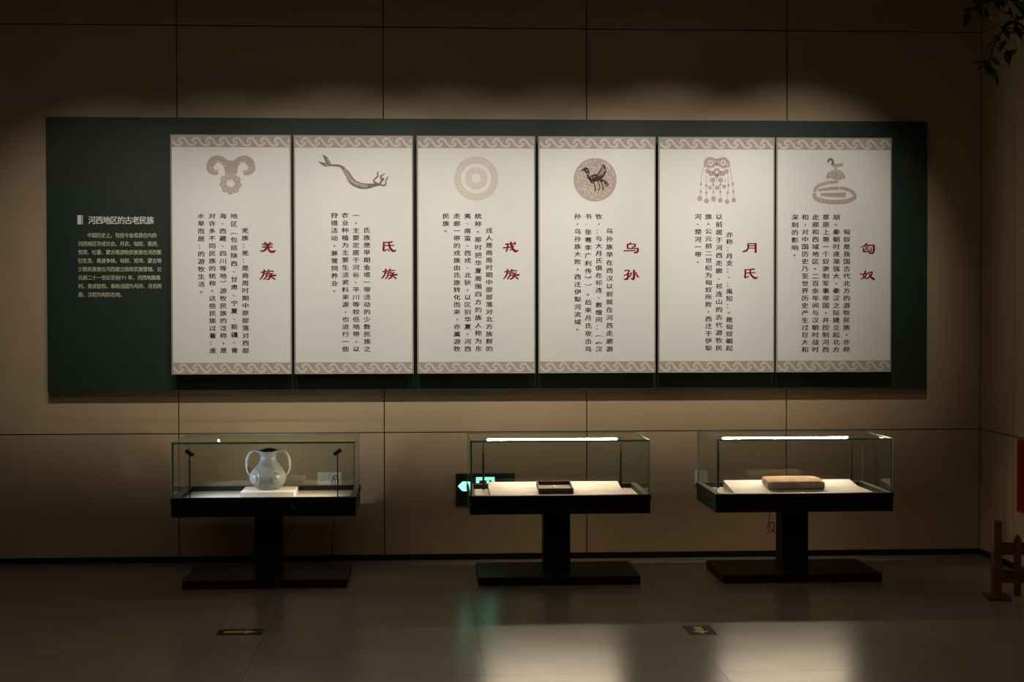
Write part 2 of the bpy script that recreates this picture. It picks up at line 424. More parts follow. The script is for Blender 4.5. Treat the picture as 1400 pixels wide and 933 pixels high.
# brush strokes of the red title characters, (points, widths), traced in an enlarged frame
STROKES = {
    '羌': [([(195, 125), (215, 165)], 20), ([(295, 125), (262, 165)], 18), ([(140, 158), (335, 158)], 14), ([(165, 186), (310, 186)], 11), ([(140, 215), (335, 215)], 13), ([(243, 162), (238, 200), (215, 245), (170, 280), (108, 288)], [24, 26, 26, 22, 13]), ([(262, 205), (262, 258), (290, 290), (345, 297), (388, 270)], [18, 22, 24, 28, 9])],
    '族': [([(172, 622), (185, 650)], 19), ([(120, 672), (225, 655)], 15), ([(175, 665), (160, 720), (135, 765), (100, 800)], [18, 20, 18, 11]), ([(168, 705), (222, 690), (215, 740), (190, 785), (165, 800)], [11, 13, 18, 16, 11]), ([(258, 622), (250, 650), (228, 690)], [18, 18, 11]), ([(265, 652), (350, 648)], 13), ([(275, 672), (245, 706)], 12), ([(255, 700), (340, 692)], 13), ([(230, 738), (390, 725)], [13, 22]), ([(305, 698), (295, 745), (265, 785), (218, 804)], [20, 22, 20, 11]), ([(310, 750), (340, 775), (372, 799)], [13, 17, 17])],
    '氐': [([(160, 132), (162, 200), (155, 280)], [24, 23, 25]), ([(160, 135), (230, 135), (318, 125)], [13, 15, 20]), ([(170, 190), (345, 190)], 14), ([(150, 284), (190, 280), (240, 250)], [21, 14, 8]), ([(258, 140), (262, 190), (285, 245), (335, 290), (393, 276)], [20, 24, 26, 29, 8]), ([(245, 265), (262, 290)], 15)],
    '戎': [([(165, 160), (355, 158)], 16), ([(125, 228), (255, 215)], 16), ([(210, 165), (205, 230), (180, 298)], [21, 21, 16]), ([(268, 122), (275, 180), (300, 245), (350, 290), (406, 272)], [23, 25, 26, 30, 9]), ([(315, 195), (285, 240), (240, 280)], [17, 15, 9]), ([(325, 125), (348, 140)], 16)],
    '乌': [([(258, 138), (225, 170)], 15), ([(200, 170), (200, 240)], 22), ([(195, 165), (335, 165)], 13), ([(335, 165), (335, 205), (275, 220)], [20, 21, 9]), ([(195, 245), (390, 242)], 13), ([(388, 240), (388, 285), (365, 314), (315, 317)], [22, 25, 23, 13]), ([(130, 288), (340, 278)], 13)],
    '孙': [([(140, 655), (180, 641), (240, 650)], 15), ([(240, 650), (200, 690)], 15), ([(200, 690), (210, 750), (190, 798), (132, 803)], [19, 27, 25, 13]), ([(135, 735), (240, 700)], 15), ([(315, 637), (318, 740), (303, 803), (262, 790)], [24, 29, 27, 11]), ([(270, 685), (255, 730), (235, 765)], [19, 17, 11]), ([(350, 680), (370, 730), (397, 767)], [15, 19, 19])],
    '月': [([(232, 155), (385, 155)], 13), ([(240, 155), (240, 230), (210, 280), (142, 299)], [21, 21, 21, 15]), ([(378, 152), (378, 313)], [25, 27]), ([(245, 195), (375, 195)], 10), ([(245, 235), (375, 235)], 10)],
    '氏': [([(188, 625), (190, 700), (180, 772)], [21, 20, 23]), ([(180, 628), (270, 625), (356, 616)], [12, 13, 19]), ([(190, 690), (375, 680)], 13), ([(180, 774), (225, 760), (265, 735)], [19, 12, 8]), ([(280, 625), (282, 690), (310, 740), (370, 780), (423, 765)], [17, 20, 22, 26, 8])],
    '匈': [([(245, 162), (200, 205), (132, 234)], [17, 15, 9]), ([(235, 195), (370, 195)], 15), ([(372, 190), (372, 290), (345, 334), (275, 330)], [25, 25, 23, 13]), ([(215, 215), (285, 290)], 12), ([(280, 215), (205, 285)], 12), ([(185, 245), (185, 312)], 17), ([(180, 310), (320, 300)], 13), ([(322, 240), (322, 303)], 15)],
    '奴': [([(225, 652), (205, 710), (185, 750), (235, 790)], [17, 17, 15, 15]), ([(250, 700), (215, 765), (142, 804)], [15, 17, 11]), ([(125, 720), (255, 700)], 13), ([(270, 690), (350, 675)], 13), ([(345, 680), (320, 740), (242, 808)], [19, 19, 11]), ([(280, 700), (320, 765), (383, 813)], [11, 21, 27])],
}
TORG = [346, 512, 678, 843, 1005, 1166]
TITLE_AT = [(('羌', (0, 0)), ('族', (0, 0))), (('氐', (0, 0)), ('族', (17, -5))), (('戎', (0, 0)), ('族', (28, -4))), (('乌', (0, 0)), ('孙', (0, 0))), (('月', (0, 0)), ('氏', (0, 0))), (('匈', (0, 0)), ('奴', (0, 0)))]
LABELS = ['cream text panel topped by a ram horn and rosette emblem, two red characters', 'cream text panel topped by a fish-tailed swimmer emblem', 'cream text panel topped by a very pale round rosette emblem', 'cream text panel topped by a round emblem with a dark bird', 'cream text panel topped by a hanging pendant ornament emblem', 'cream text panel topped by a crown emblem with a small bird on it']
ZC = 170/933
ORG = [(230, 180), (400, 180), (565, 180), (730, 180), (895, 180), (1055, 180)]

def emblem(i, f, q, s, y):
    """q maps enlarged-photo points to panel coordinates, s is the length scale; materials 0 main, 1 dark, 2 light"""
    Q = lambda pts: [q(*p) for p in pts]
    st = lambda pts, w, yy=y, mi=0, sm=True: f.stroke(Q(pts), [a*s for a in w] if isinstance(w, (list, tuple)) else w*s, yy, mi, sm)
    if i == 0:
        for sg in (1, -1):
            mx = lambda x: 466+sg*(x-466)
            st([(mx(372), 312), (mx(332), 306), (mx(310), 280), (mx(326), 232), (mx(372), 208), (mx(418), 232), (mx(455), 268)], [34, 46, 52, 60, 50, 52, 62])
            for a, b in ((300, 285), (322, 300), (345, 308)): st([(mx(a), b-4), (mx(a+38), b-10)], 4, y-.0004, 2, False)
            st([(mx(352), 228), (mx(380), 226), (mx(405), 246)], 4, y-.0004, 2)
        f.poly(Q([(425, 222), (508, 222), (520, 262), (512, 318), (424, 318), (412, 262)]), y-.0001)
        for k in range(9):
            a = 2*math.pi*k/9+0.2
            f.disc(q(463+58*math.cos(a), 392+58*math.sin(a)), 25*s, y-.0002-.00003*k)
            f.disc(q(463+60*math.cos(a), 392+60*math.sin(a)), 14*s, y-.0008, 2, 12, r0=10*s)
        f.disc(q(463, 392), 52*s, y-.0005, 0, 28, r0=28*s)
        f.disc(q(463, 392), 36*s, y-.0009, 2, 24, r0=32*s)
    elif i == 1:
        st([(270, 258), (300, 258), (360, 266), (405, 315), (445, 378), (500, 408), (560, 414), (610, 406), (655, 398)], [16, 14, 18, 38, 48, 46, 40, 26, 16], y, 1)
        f.poly(Q([(292, 256), (270, 214), (250, 190), (220, 178), (236, 212), (246, 240), (268, 262)]), y-.0001, 1)
        f.poly(Q([(292, 262), (262, 246), (232, 238), (188, 230), (212, 252), (240, 268), (270, 268)]), y-.0002, 1)
        st([(648, 402), (606, 374), (640, 336), (634, 318), (642, 302)], [14, 12, 10, 9, 6], y-.0003, 1)
        st([(650, 402), (692, 406), (700, 372), (708, 352), (722, 340)], [12, 12, 9, 8, 5], y-.0003, 1)
        st([(650, 400), (664, 378), (668, 358)], [16, 14, 18], y-.0004, 1)
        st([(668, 366), (660, 345), (676, 328), (692, 320)], [10, 14, 9, 4], y-.0005, 1)
        f.disc(q(674, 362), 13*s, y-.0006, 1)
        for a, b in ((392, 296), (404, 318), (416, 338), (428, 358), (444, 374), (462, 388), (482, 398), (504, 404), (526, 410), (548, 412)):
            f.disc(q(a, b), 11*s, y-.0009, 2, 12, r0=7*s)
        for a, b in ((262, 232), (254, 212), (240, 248), (258, 256)): st([(a, b), (a+18, b+16)], 4, y-.0009, 2, False)
    elif i == 2:
        c = (470, 352)
        f.disc(q(*c), 165*s, y, 0, 64, r0=114*s)
        f.disc(q(*c), 83*s, y, 0, 48, r0=36*s)
        for k in range(34):
            a = 2*math.pi*k/34
            st([(c[0]+122*math.cos(a), c[1]+122*math.sin(a)), (c[0]+142*math.cos(a+.14), c[1]+142*math.sin(a+.14)), (c[0]+158*math.cos(a+.12), c[1]+158*math.sin(a+.12))], 6, y-.0005, 2)
        for k in range(10):
            a = 2*math.pi*k/10
            f.disc(q(c[0]+62*math.cos(a), c[1]+62*math.sin(a)), 15*s, y-.0005, 2, 14, r0=10*s)
            st([(c[0]+40*math.cos(a+.31), c[1]+40*math.sin(a+.31)), (c[0]+82*math.cos(a+.31), c[1]+82*math.sin(a+.31))], 5, y-.0006, 2, False)
        f.disc(q(*c), 47*s, y-.0007, 2, 32, r0=43*s)
    elif i == 3:
        f.disc(q(458, 365), 162*s, y, 0, 64)
        rn = random.Random(3)
        for k in range(150):
            a, r = rn.uniform(0, 6.283), 150*math.sqrt(rn.random())
            x, z = 458+r*math.cos(a), 365+r*math.sin(a); b = rn.uniform(0, 6.28)
            st([(x, z), (x+7*math.cos(b), z+7*math.sin(b)), (x+12*math.cos(b+.8), z+12*math.sin(b+.8))], 4, y-.0004, 2)
        f.poly(Q([(350, 303), (366, 284), (386, 272), (405, 280), (416, 305), (412, 345), (432, 330), (455, 322), (472, 326), (492, 296), (520, 246), (536, 268), (542, 305), (522, 345), (508, 360), (540, 372), (562, 402), (544, 418), (522, 388), (492, 372), (455, 382), (428, 380), (400, 352), (388, 312), (372, 298)]), y-.0008, 1)
        st([(446, 378), (456, 408), (460, 450)], 8, y-.0008, 1); st([(478, 374), (494, 420), (482, 446)], 8, y-.0008, 1)
        st([(496, 372), (518, 420), (514, 442)], 8, y-.0008, 1); st([(410, 350), (428, 384), (444, 392)], 8, y-.0008, 1)
        for k in range(5): st([(478+9*k, 338-2*k), (500+8*k, 306-4*k), (518+4*k, 262+8*k)], 2.0, y-.0012, 2)
        for a, b in ((396, 296), (402, 322), (432, 350), (452, 344), (524, 382), (544, 400)): f.disc(q(a, b), 6*s, y-.0012, 2, 10, r0=4.2*s)
    elif i == 4:
        st([(375, 262), (378, 228), (410, 203), (466, 216), (520, 203), (552, 228), (558, 262)], 16)
        for a in (418, 514):
            f.disc(q(a, 238), 34*s, y-.0002, 0, 24, r0=20*s); f.disc(q(a, 238), 11*s, y-.0002)
        st([(376, 262), (420, 272), (466, 252), (512, 272), (556, 262)], 14, y-.0003)
        f.disc(q(466, 238), 14*s, y-.0003)
        for a, b, r in ((396, 300, 18), (424, 318, 20), (466, 308, 30), (508, 318, 20), (538, 304, 18), (466, 338, 16)): f.disc(q(a, b), r*s, y-.0004, 0, 18, r0=r*.35*s)
        st([(384, 286), (408, 312), (440, 326), (466, 322), (496, 326), (524, 312), (550, 286)], 12, y-.0005)
        chains = [((374, 262), (352, 330), (346, 400), (342, 490)), ((388, 330), (387, 410), (388, 505)), ((418, 345), (440, 400), (441, 490)), ((494, 345), (493, 400), (493, 500)), ((548, 330), (553, 400), (545, 510)), ((560, 262), (580, 360), (588, 420), (594, 500))]
        for c in chains: st(list(c), 4, y-.0001, 0)
        for a, b, r in ((338, 505, 19), (389, 522, 18), (441, 508, 19), (493, 518, 18), (544, 528, 17), (594, 517, 17), (437, 368, 18), (494, 368, 18), (414, 425, 15), (468, 424, 17), (522, 415, 15)): f.disc(q(a, b), r*s, y-.0006)
        for a, b in ((345, 453), (388, 462), (440, 456), (493, 455), (548, 460), (590, 453), (347, 398), (387, 410), (440, 403), (493, 402), (554, 408), (586, 395)):
            f.poly(Q([(a-11, b), (a, b-15), (a+11, b), (a, b+13)]), y-.0007)
        for a in (408, 462, 524): st([(a, 352), (a+6, 366), (a, 384)], 5, y-.0007)
    else:
        st([(318, 470), (330, 510), (390, 532), (480, 540), (570, 530), (626, 500)], [26, 32, 32, 30, 32, 26])
        st([(318, 462), (345, 422), (410, 398), (496, 388)], [22, 26, 24, 20], y-.0001)
        st([(345, 452), (420, 440), (502, 434)], [15, 23, 25], y-.0002)
        st([(366, 482), (450, 484), (552, 484)], [24, 32, 36], y-.0003)
        st([(508, 432), (566, 444), (608, 470), (624, 505)], [20, 24, 26, 24], y-.0004)
        f.poly(Q([(404, 352), (418, 322), (450, 304), (482, 296), (514, 304), (540, 330), (552, 362), (530, 366), (502, 376), (472, 374), (440, 360), (420, 368)]), y-.0001)
        st([(478, 300), (476, 282)], 14, y-.0002, 0, False)
        st([(444, 250), (458, 264), (490, 268), (526, 254)], [14, 24, 26, 12], y-.0003)
        st([(524, 258), (528, 272)], 12, y-.0003, 0, False)
        st([(458, 258), (454, 232), (438, 220), (424, 230), (422, 246)], [18, 18, 16, 14, 10], y-.0004, 1)
        for pts in (((430, 356), (448, 322), (478, 304)), ((452, 366), (466, 326), (482, 304)), ((492, 370), (500, 330), (488, 304)), ((528, 360), (516, 326), (492, 304))): st(list(pts), 3.5, y-.0009, 2)
        for pts in (((322, 492), (390, 514), (480, 522), (570, 512), (614, 492)), ((360, 470), (450, 470), (540, 468)), ((330, 446), (370, 412), (440, 396))): st(list(pts), 3, y-.0009, 2)
        for k in range(9): st([(345+28*k, 512+8*math.sin(k*.35)), (341+28*k, 532+8*math.sin(k*.35))], 3, y-.001, 2, False)

EMM = [('em_taupe', 'em_dark', 'em_light'), ('em_dark', 'em_dark', 'em_light'), ('em_pale', 'em_taupe', 'em_light'), ('em_taupe', 'em_bird', 'em_light'), ('em_taupe', 'em_dark', 'em_light'), ('em_taupe', 'em_dark', 'em_light')]
UNIT = [(0.13, 0.40), (0.05, 0.56), (0.12, 0.76), (0.30, 0.86), (0.46, 0.78), (0.58, 0.58), (0.72, 0.34), (0.88, 0.17), (1.06, 0.14), (1.22, 0.24), (1.28, 0.42), (1.20, 0.54)]
for i in range(6):
    l, r, t, b = PIX[i]
    zb = 1.1285
    r_ = empty('text_panel', (PANX[i], PY, zb))
    tag(r_, LABELS[i], 'panel')
    def pl(u, v): return ((u-l)/(r-l)*PW, (b-v)/(b-t)*PH)
    def qz(x, y): return pl(ORG[i][0]+x*ZC, ORG[i][1]+y*ZC)
    MB().box(0, PW, 0.0, 0.018, 0, PH, bev=0.0012).build('panel_sheet', 'panel_edge', r_)
    MB().box(0.009, PW-0.008, -0.0012, 0.004, 0.002, PH-0.008).build('printed_face', 'panel_face', r_)
    for sx in (0.08, PW-0.08):
        for sz in (0.12, PH-0.12):
            MB().tube([(sx, 0.018, sz), (sx, BY-PY, sz)], 0.016, 12).build('standoff', 'black', r_)
    px = PW/(r-l)
    for (u0, zt, zbm) in ((0, PH-0.009, PH-0.009-0.064), (1, 0.005+0.064, 0.005)):
        f = Flat(); f.poly([(0.009, zbm), (PW-0.008, zbm), (PW-0.008, zt), (0.009, zt)], -0.0016)
        bd = f.build('border_band', 'band', r_)
        f = Flat(); per = 18.55*px; h = zt-zbm
        x = 0.009-per*0.55
        while x < PW:
            pts = [(x+a*per, zbm+h*(0.02+0.96*c)) for a, c in UNIT]
            f.stroke(pts, [0.07*per]+[0.17*per]*10+[0.08*per], -0.0021, 0, True, (0.010, PW-0.009))
            x += per
        f.build('border_scroll', 'scroll', bd)
    f = Flat(); emblem(i, f, qz, ZC*px, -0.0018); f.build('emblem', EMM[i], r_)
    zt_ = 40/533
    for ch, sh in TITLE_AT[i]:
        f = Flat(); y_ = -0.0016
        for pts, ws in STROKES[ch]:
            ws = [ws]*len(pts) if isinstance(ws, (int, float)) else ws
            y_ -= 0.00006
            f.stroke([pl(TORG[i]+(a+sh[0])*zt_, 322+(c+sh[1])*zt_) for a, c in pts], [w_*1.6*zt_*px for w_ in ws], y_)
            for (a, c), w_ in ((pts[0], ws[0]), (pts[-1], ws[-1])):
                f.disc(pl(TORG[i]+(a+sh[0])*zt_, 322+(c+sh[1])*zt_), w_*0.5*zt_*px, y_-0.00003, 0, 10)
        f.build('title_character', 'red', r_)
    f = Flat()
    for k, (ln, cu) in enumerate(zip(BODIES[i], COLX[i])):
        y0 = COLY0[i][0] if k == 0 else TOPY[i]
        full = k < len(BODIES[i])-1
        step = (BOTY[i]-y0)/(len(ln)-1) if full else 10.3
        for n, ch in enumerate(ln):
            v = y0+n*step
            cx, cz = pl(cu, v)
            fl_ = ch in '（）《》'
            if ch in '，。、': cx += 2.5*px; cz += 2.0*px
            f.strike(ch, 0.0, cx, cz, 8.3*px, 6.6*px, -0.0018, 0.045, fl_)
    f.build('body_lettering', 'ink', r_, True)

# ------------------------------------------------------------------ display cases
TW, TD = 0.990, 0.600
CY = -0.645
def pane(name, x0, x1, y0, y1, z0, z1, axis, parent):
    m = MB().box(x0, x1, y0, y1, z0, z1)
    # faces: 0 bottom,1 top,2 front(-y),3 back(+y),4 left,5 right
    big = {'x': (4, 5), 'y': (2, 3), 'z': (0, 1)}[axis]
    m.m = [0 if k in big else 1 for k in range(6)]
    return m.build(name, ('glass', 'glass_edge'), parent)
def display_case(cx, label):
    c = empty('display_case', (cx, CY, 0)); tag(c, label, 'display case')
    MB().box(-0.443, 0.443, -0.256, 0.256, 0, 0.046, bev=0.002).build('base_plate', 'base', c)
    MB().box(-0.0735, 0.0735, -0.08, 0.08, 0.046, 0.396, bev=0.002).build('column', 'black', c)
    h, d = TW/2, TD/2
    MB().box(-h+0.004, h-0.004, -d+0.004, d-0.004, 0.395, 0.464, bev=0.0015).build('tray_body', 'black', c)
    m = MB(); w = 0.036
    m.box(-h, h, -d, -d+w, 0.467, 0.497).box(-h, h, d-w, d, 0.467, 0.497)
    m.box(-h, -h+w, -d+w, d-w, 0.467, 0.497).box(h-w, h, -d+w, d-w, 0.467, 0.497)
    m.box(-h+0.008, h-0.008, -d+0.008, d-0.008, 0.464, 0.4672)
    m.build('tray_rim', 'black', c)
    m = MB(); a = 0.010
    z = 0.4978
    m.box(-h+a+.004, h-a-.004, d-w, d-a-.004, 0.4972, z)
    m.box(-h+a+.004, -h+w, -d+w, d-w, 0.4972, z).box(h-w, h-a-.004, -d+w, d-w, 0.4972, z)
    m.build('rim_liner', 'rim', c)
    MB().box(-h+w, h-w, -d+w, d-w, 0.4672, 0.470).build('deck', 'deck', c)
    g = 0.010; gx, gy = h-0.006, d-0.006; zt = 0.797
    pane('glass_front', -gx, gx, -gy, -gy+g, 0.490, zt-g, 'y', c)
    pane('glass_back', -gx, gx, gy-g, gy, 0.4972, zt-g, 'y', c)
    pane('glass_side', -gx, -gx+g, -gy+g, gy-g, 0.4972, zt-g, 'x', c)
    pane('glass_side', gx-g, gx, -gy+g, gy-g, 0.4972, zt-g, 'x', c)
    pane('glass_top', -gx, gx, -gy, gy, zt-g, zt, 'z', c)
    return c
C1, C2, C3 = -0.873, 0.7255, 2.0675
k1 = display_case(C1, 'black glass display case holding the two-handled grey jar')
k2 = display_case(C2, 'black glass display case in front of the green exit sign')
k3 = display_case(C3, 'black glass display case holding the clay brick')
MB().tube([(0.155, -TD/2-0.001, 0.447), (0.155, -TD/2+0.006, 0.447)], 0.005, 10).build('lock', 'brass', k1)['label'] = 'small brass lock'
MB().tube([(-TW/2-0.001, -0.24, 0.437), (-TW/2+0.006, -0.24, 0.437)], 0.006, 10).build('lock', 'brass', k3)['label'] = 'small brass lock'
DECK = 0.470

# jar on white block -------------------------------------------------
blk = MB().box(-1.017, -0.724, -0.795, -0.515, DECK, 0.510, bev=0.002).build('display_block', 'white_block')
tag(blk, 'low white rectangular block under the grey jar', 'display block')
jar = empty('two_handled_jar', (-0.877, -0.652, 0.510)); tag(jar, 'grey pottery jar with two tall handles and round bosses on its belly', 'jar')
prof = [(0.0, 0.0), (0.055, 0.0), (0.061, 0.004), (0.072, 0.014), (0.086, 0.030), (0.096, 0.048), (0.1005, 0.066), (0.0985, 0.084), (0.090, 0.102), (0.076, 0.120), (0.061, 0.136), (0.050, 0.150), (0.0445, 0.164), (0.043, 0.178), (0.047, 0.192), (0.055, 0.205), (0.062, 0.213), (0.0625, 0.217), (0.058, 0.216)]
def resample(p, n):
    out = []
    for i in range(len(p)-1):
        for k in range(n):
            t = k/n
            p0, p1, p2, p3 = p[max(i-1, 0)], p[i], p[i+1], p[min(i+2, len(p)-1)]
            out.append(tuple(0.5*(2*p1[a]+(p2[a]-p0[a])*t+(2*p0[a]-5*p1[a]+4*p2[a]-p3[a])*t*t+(3*p1[a]-p0[a]-3*p2[a]+p3[a])*t**3) for a in (0, 1)))
    out.append(p[-1]); return out
pr = resample(prof, 4); N = 112
vs, fs = [], []
def boss(dist):
    # spiral boss: dome, groove and outer ring
    e = 0.0
    e += 0.010*math.cos(min(dist/0.041, 1)*math.pi/2)**0.7
    e += 0.0055*math.exp(-((dist-0.046)/0.004)**2)
    e += 0.0022*math.exp(-((dist-0.026)/0.0035)**2)
    return e
for (rr, zz) in pr:
    for k in range(N):
        a = 2*math.pi*k/N
        x, y = math.cos(a), math.sin(a); rad = max(rr, 0)
        for az in (-math.pi/2-0.84, -math.pi/2+0.56, math.pi/2-0.7, math.pi/2+0.7):
            da = (a-az+math.pi) % (2*math.pi)-math.pi
            if 0.02 < zz < 0.13 and abs(da) < 1.0:
                rad += boss(math.hypot(da*0.098, (zz-0.066)))
        # almond mouth and a soft vertical crease on the neck front and back
        if zz > 0.13:
            w = min(1, (zz-0.13)/0.05)
            rad *= 1-0.22*w*abs(math.sin(a))**1.5+0.03*w*math.exp(-(abs(abs(a-math.pi)-math.pi/2)/0.12)**2)
        zz2 = zz+(0.014*max(0, math.sin(a))**4-0.006*max(0, -math.sin(a))**2)*max(0, (zz-0.19)/0.027)
        vs.append((x*rad, y*rad, zz2))
nr = len(pr)
for i in range(nr-1):
    for k in range(N):
        fs.append((i*N+k, i*N+(k+1) % N, (i+1)*N+(k+1) % N, (i+1)*N+k))
mi = [0]*len(fs)
base = len(vs)
for (q, dz) in ((0.90, -0.006), (0.60, -0.030), (0.52, -0.09)):
    for k in range(N):
        v = vs[(nr-1)*N+k]; vs.append((v[0]*q, v[1]*q, v[2]+dz))
for i in range(3):
    A = (nr-1)*N if i == 0 else base+(i-1)*N; B = base+i*N
    for k in range(N):
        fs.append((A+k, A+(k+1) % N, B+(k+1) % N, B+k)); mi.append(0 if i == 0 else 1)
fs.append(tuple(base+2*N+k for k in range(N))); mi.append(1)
meshobj('jar_body', vs, fs, ('vase', 'vase_in'), jar, mi, True)
def handle(sg):
    path = [(0.050, 0.210), (0.078, 0.214), (0.100, 0.200), (0.114, 0.172), (0.1175, 0.140), (0.113, 0.108), (0.104, 0.088), (0.090, 0.076)]
    path = resample(path, 4); n = len(path); V, Fc = [], []
    for i, (x, z) in enumerate(path):
        a, b = path[max(i-1, 0)], path[min(i+1, n-1)]
        tx, tz = b[0]-a[0], b[1]-a[1]; L = math.hypot(tx, tz); nx, nz = -tz/L, tx/L
        wd = 0.020-0.004*math.sin(math.pi*i/(n-1)); th = 0.0085
        for k in range(12):
            an = 2*math.pi*k/12
            cc = math.copysign(abs(math.cos(an))**0.6, math.cos(an)); ss = math.copysign(abs(math.sin(an))**0.6, math.sin(an))
            V.append((sg*(x+nx*th*ss), wd*cc, z+nz*th*ss))
    for i in range(n-1):
        for k in range(12):
            q = (i*12+k, i*12+(k+1) % 12, (i+1)*12+(k+1) % 12, (i+1)*12+k)
            Fc.append(q if sg < 0 else tuple(reversed(q)))
    Fc.append(tuple(range(12))); Fc.append(tuple(range((n-1)*12, n*12)))
    meshobj('handle', V, Fc, 'vase', jar, None, True)
handle(-1); handle(1)

# two small spotlights inside the jar's case --------------------------
def case_spot(x, y, aim, cool, label):
    s = empty('case_spotlight', (x, y, DECK)); tag(s, label, 'spotlight')
    MB().tube([(0, 0, 0), (0, 0, 0.006)], 0.016, 16).build('foot', 'black', s)
    MB().tube([(0, 0, 0.004), (0, 0, 0.258)], 0.0032, 10).build('rod', 'black', s)
    d = (Vector(aim)-Vector((x, y, 0.735))); d.normalize()
    hc = Vector((0, 0, 0.263))
    MB().tube([hc-d*0.026, hc-d*0.024, hc+d*0.022, hc+d*0.024], [0.009, 0.0105, 0.0105, 0.010], 16).build('lamp_head', 'black', s)
    MB().tube([hc+d*0.0235, hc+d*0.0245], 0.008, 14).build('lens', 'lens', s)
    L = spot('case_spot_light', Vector((x, y, 0.733))+d*0.032, aim, 8.5, 125, 1.0, cool, 0.008)
    return s
case_spot(-1.276, -0.865, (-0.98, -0.66, 0.52), (0.86, 0.92, 1.0), 'thin black pin spotlight in the jar case, beside the wide bare end of the deck')
case_spot(-0.482, -0.865, (-0.78, -0.66, 0.52), (1.0, 0.84, 0.62), 'thin black pin spotlight in the jar case, in front of the wall socket')

# sloping display wedges, light bars ----------------------------------
SL = 0.110
def zw(y): return 0.517+(y+0.44)*SL
def wedge(x0, x1, label):
    yb, yf = -0.44, -0.865
    V = [(x0, yf, DECK), (x1, yf, DECK), (x1, yb, DECK), (x0, yb, DECK), (x0, yf, zw(yf)), (x1, yf, zw(yf)), (x1, yb, zw(yb)), (x0, yb, zw(yb))]
    o = meshobj('display_wedge', V, [(0, 3, 2, 1), (4, 5, 6, 7), (0, 1, 5, 4), (1, 2, 6, 5), (2, 3, 7, 6), (3, 0, 4, 7)], 'white_block')
    tag(o, label, 'display block'); return o
wedge(0.352, 1.098, 'sloping white display board under the small dark box')
wedge(1.715, 2.456, 'sloping white display board under the clay brick')
def light_bar(x0, x1, y, z, label):
    cx = (x0+x1)/2
    s = empty('light_bar', (cx, y, DECK)); tag(s, label, 'light')
    h = (x1-x0)/2; zz = z-DECK
    # angled channel: the diffuser faces forward and down, the housing closes the back and top
    def prism(prof, a, b):
        n = len(prof)
        V = [(a, y_, zz+z_) for y_, z_ in prof]+[(b, y_, zz+z_) for y_, z_ in prof]
        F_ = [tuple(range(n)), tuple(reversed(range(n, 2*n)))]+[(k, n+k, n+(k+1) % n, (k+1) % n) for k in range(n)]
        return MB().add(V, F_)
    prism([(-0.0085, 0.0075), (-0.0085, 0.0115), (0.012, 0.0115), (0.012, -0.0095), (0.0085, -0.0095), (0.0072, -0.0068), (-0.0068, 0.0072)], -h-0.028, h+0.028).build('housing', 'led_body', s)
    prism([(-0.0090, 0.0055), (-0.0068, 0.0072), (0.0072, -0.0068), (0.0055, -0.0090)], -h, h).build('diffuser', 'led', s)
    for sx in (-h-0.022, h+0.022):
        MB().tube([(sx, 0.003, 0), (sx, 0.003, 0.21), (sx, 0.003, 0.214), (sx, 0.003, zz+0.012)], [0.0068, 0.0062, 0.0035, 0.0030], 12).build('post', 'black', s)
light_bar(0.349, 1.098, -0.42, 0.757, 'glowing warm light bar over the small dark box')
light_bar(1.713, 2.450, -0.42, 0.757, 'glowing warm light bar over the clay brick')

# shallow box with a small ivory piece --------------------------------
bx = empty('shallow_box', (0.718, -0.655, zw(-0.655)+0.0008)); bx.rotation_euler = (math.atan(SL), 0, 0)
tag(bx, 'shallow dark brown open box with grey lining in the exit-sign case', 'box')
hw, hd = 0.097, 0.098
MB().box(-hw+.006, hw-.006, -hd+.006, hd-.006, 0, 0.010).build('lining', 'box_in', bx)
for a in ((-hw, hw, -hd, -hd+.008), (-hw, hw, hd-.008, hd), (-hw, -hw+.008, -hd+.008, hd-.008), (hw-.008, hw, -hd+.008, hd-.008)):
    MB().box(*a, 0, 0.030, bev=0.001).build('box_side', 'box', bx)
bn = MB().tube([(0, -0.026, 0.006), (0.001, -0.020, 0.0068), (0.0, 0.0, 0.0058), (-0.003, 0.018, 0.0065), (-0.005, 0.026, 0.005)], [0.0035, 0.0065, 0.005, 0.006, 0.003], 10).build('bone_piece', 'bone', None, True, (0.716, -0.655, zw(-0.655)+0.011))
bn.rotation_euler = (math.atan(SL), 0, 0.12)
tag(bn, 'small ivory bone piece lying in the shallow dark box', 'artefact')

# clay brick ----------------------------------------------------------
b = bmesh.new(); bmesh.ops.create_cube(b, size=1.0)
bmesh.ops.subdivide_edges(b, edges=b.edges[:], cuts=11, use_grid_fill=True)
rn = random.Random(5)
from mathutils import noise
for v in b.verts:
    p = v.co.copy()
    q = Vector((p.x, p.y, p.z))*2
    # rounded corners in plan, worn upper edges
    x, y, z = p.x*0.330, p.y*0.160, p.z*0.043
    ex = max(0, abs(p.x)-0.44)/0.06; ey_ = max(0, abs(p.y)-0.40)/0.10; ez = max(0, abs(p.z)-0.35)/0.15
    x -= math.copysign(0.003*ex*(ey_+ez), x); y -= math.copysign(0.004*ey_*(ex+ez*0.6), y); z -= math.copysign(0.002*ez*(ex+ey_), z)
    if p.x > 0.38: y -= 0.02*(p.x-0.38)/0.12*max(0, p.y)*2; z -= 0.004*(p.x-0.38)/0.12
    if p.x < -0.40 and p.y > 0.2: x += 0.010*(p.y-0.2)
    n = noise.noise_vector(Vector((x, y, z))*22)
    v.co = Vector((x, y, z))+n*0.0022+Vector((0, 0, 0.0215))
mx = [v.co.copy() for v in b.verts]; b.verts.index_update()
fcs = [tuple(v.index for v in f_.verts) for f_ in b.faces]; b.free()
br = meshobj('clay_brick', mx, fcs, 'brick', None, None, False, (2.080, -0.618, zw(-0.618)+0.0035))
br.rotation_euler = (math.atan(SL), 0, 0.03)
tag(br, 'worn pale clay brick with rounded corners lying on a white board', 'brick')

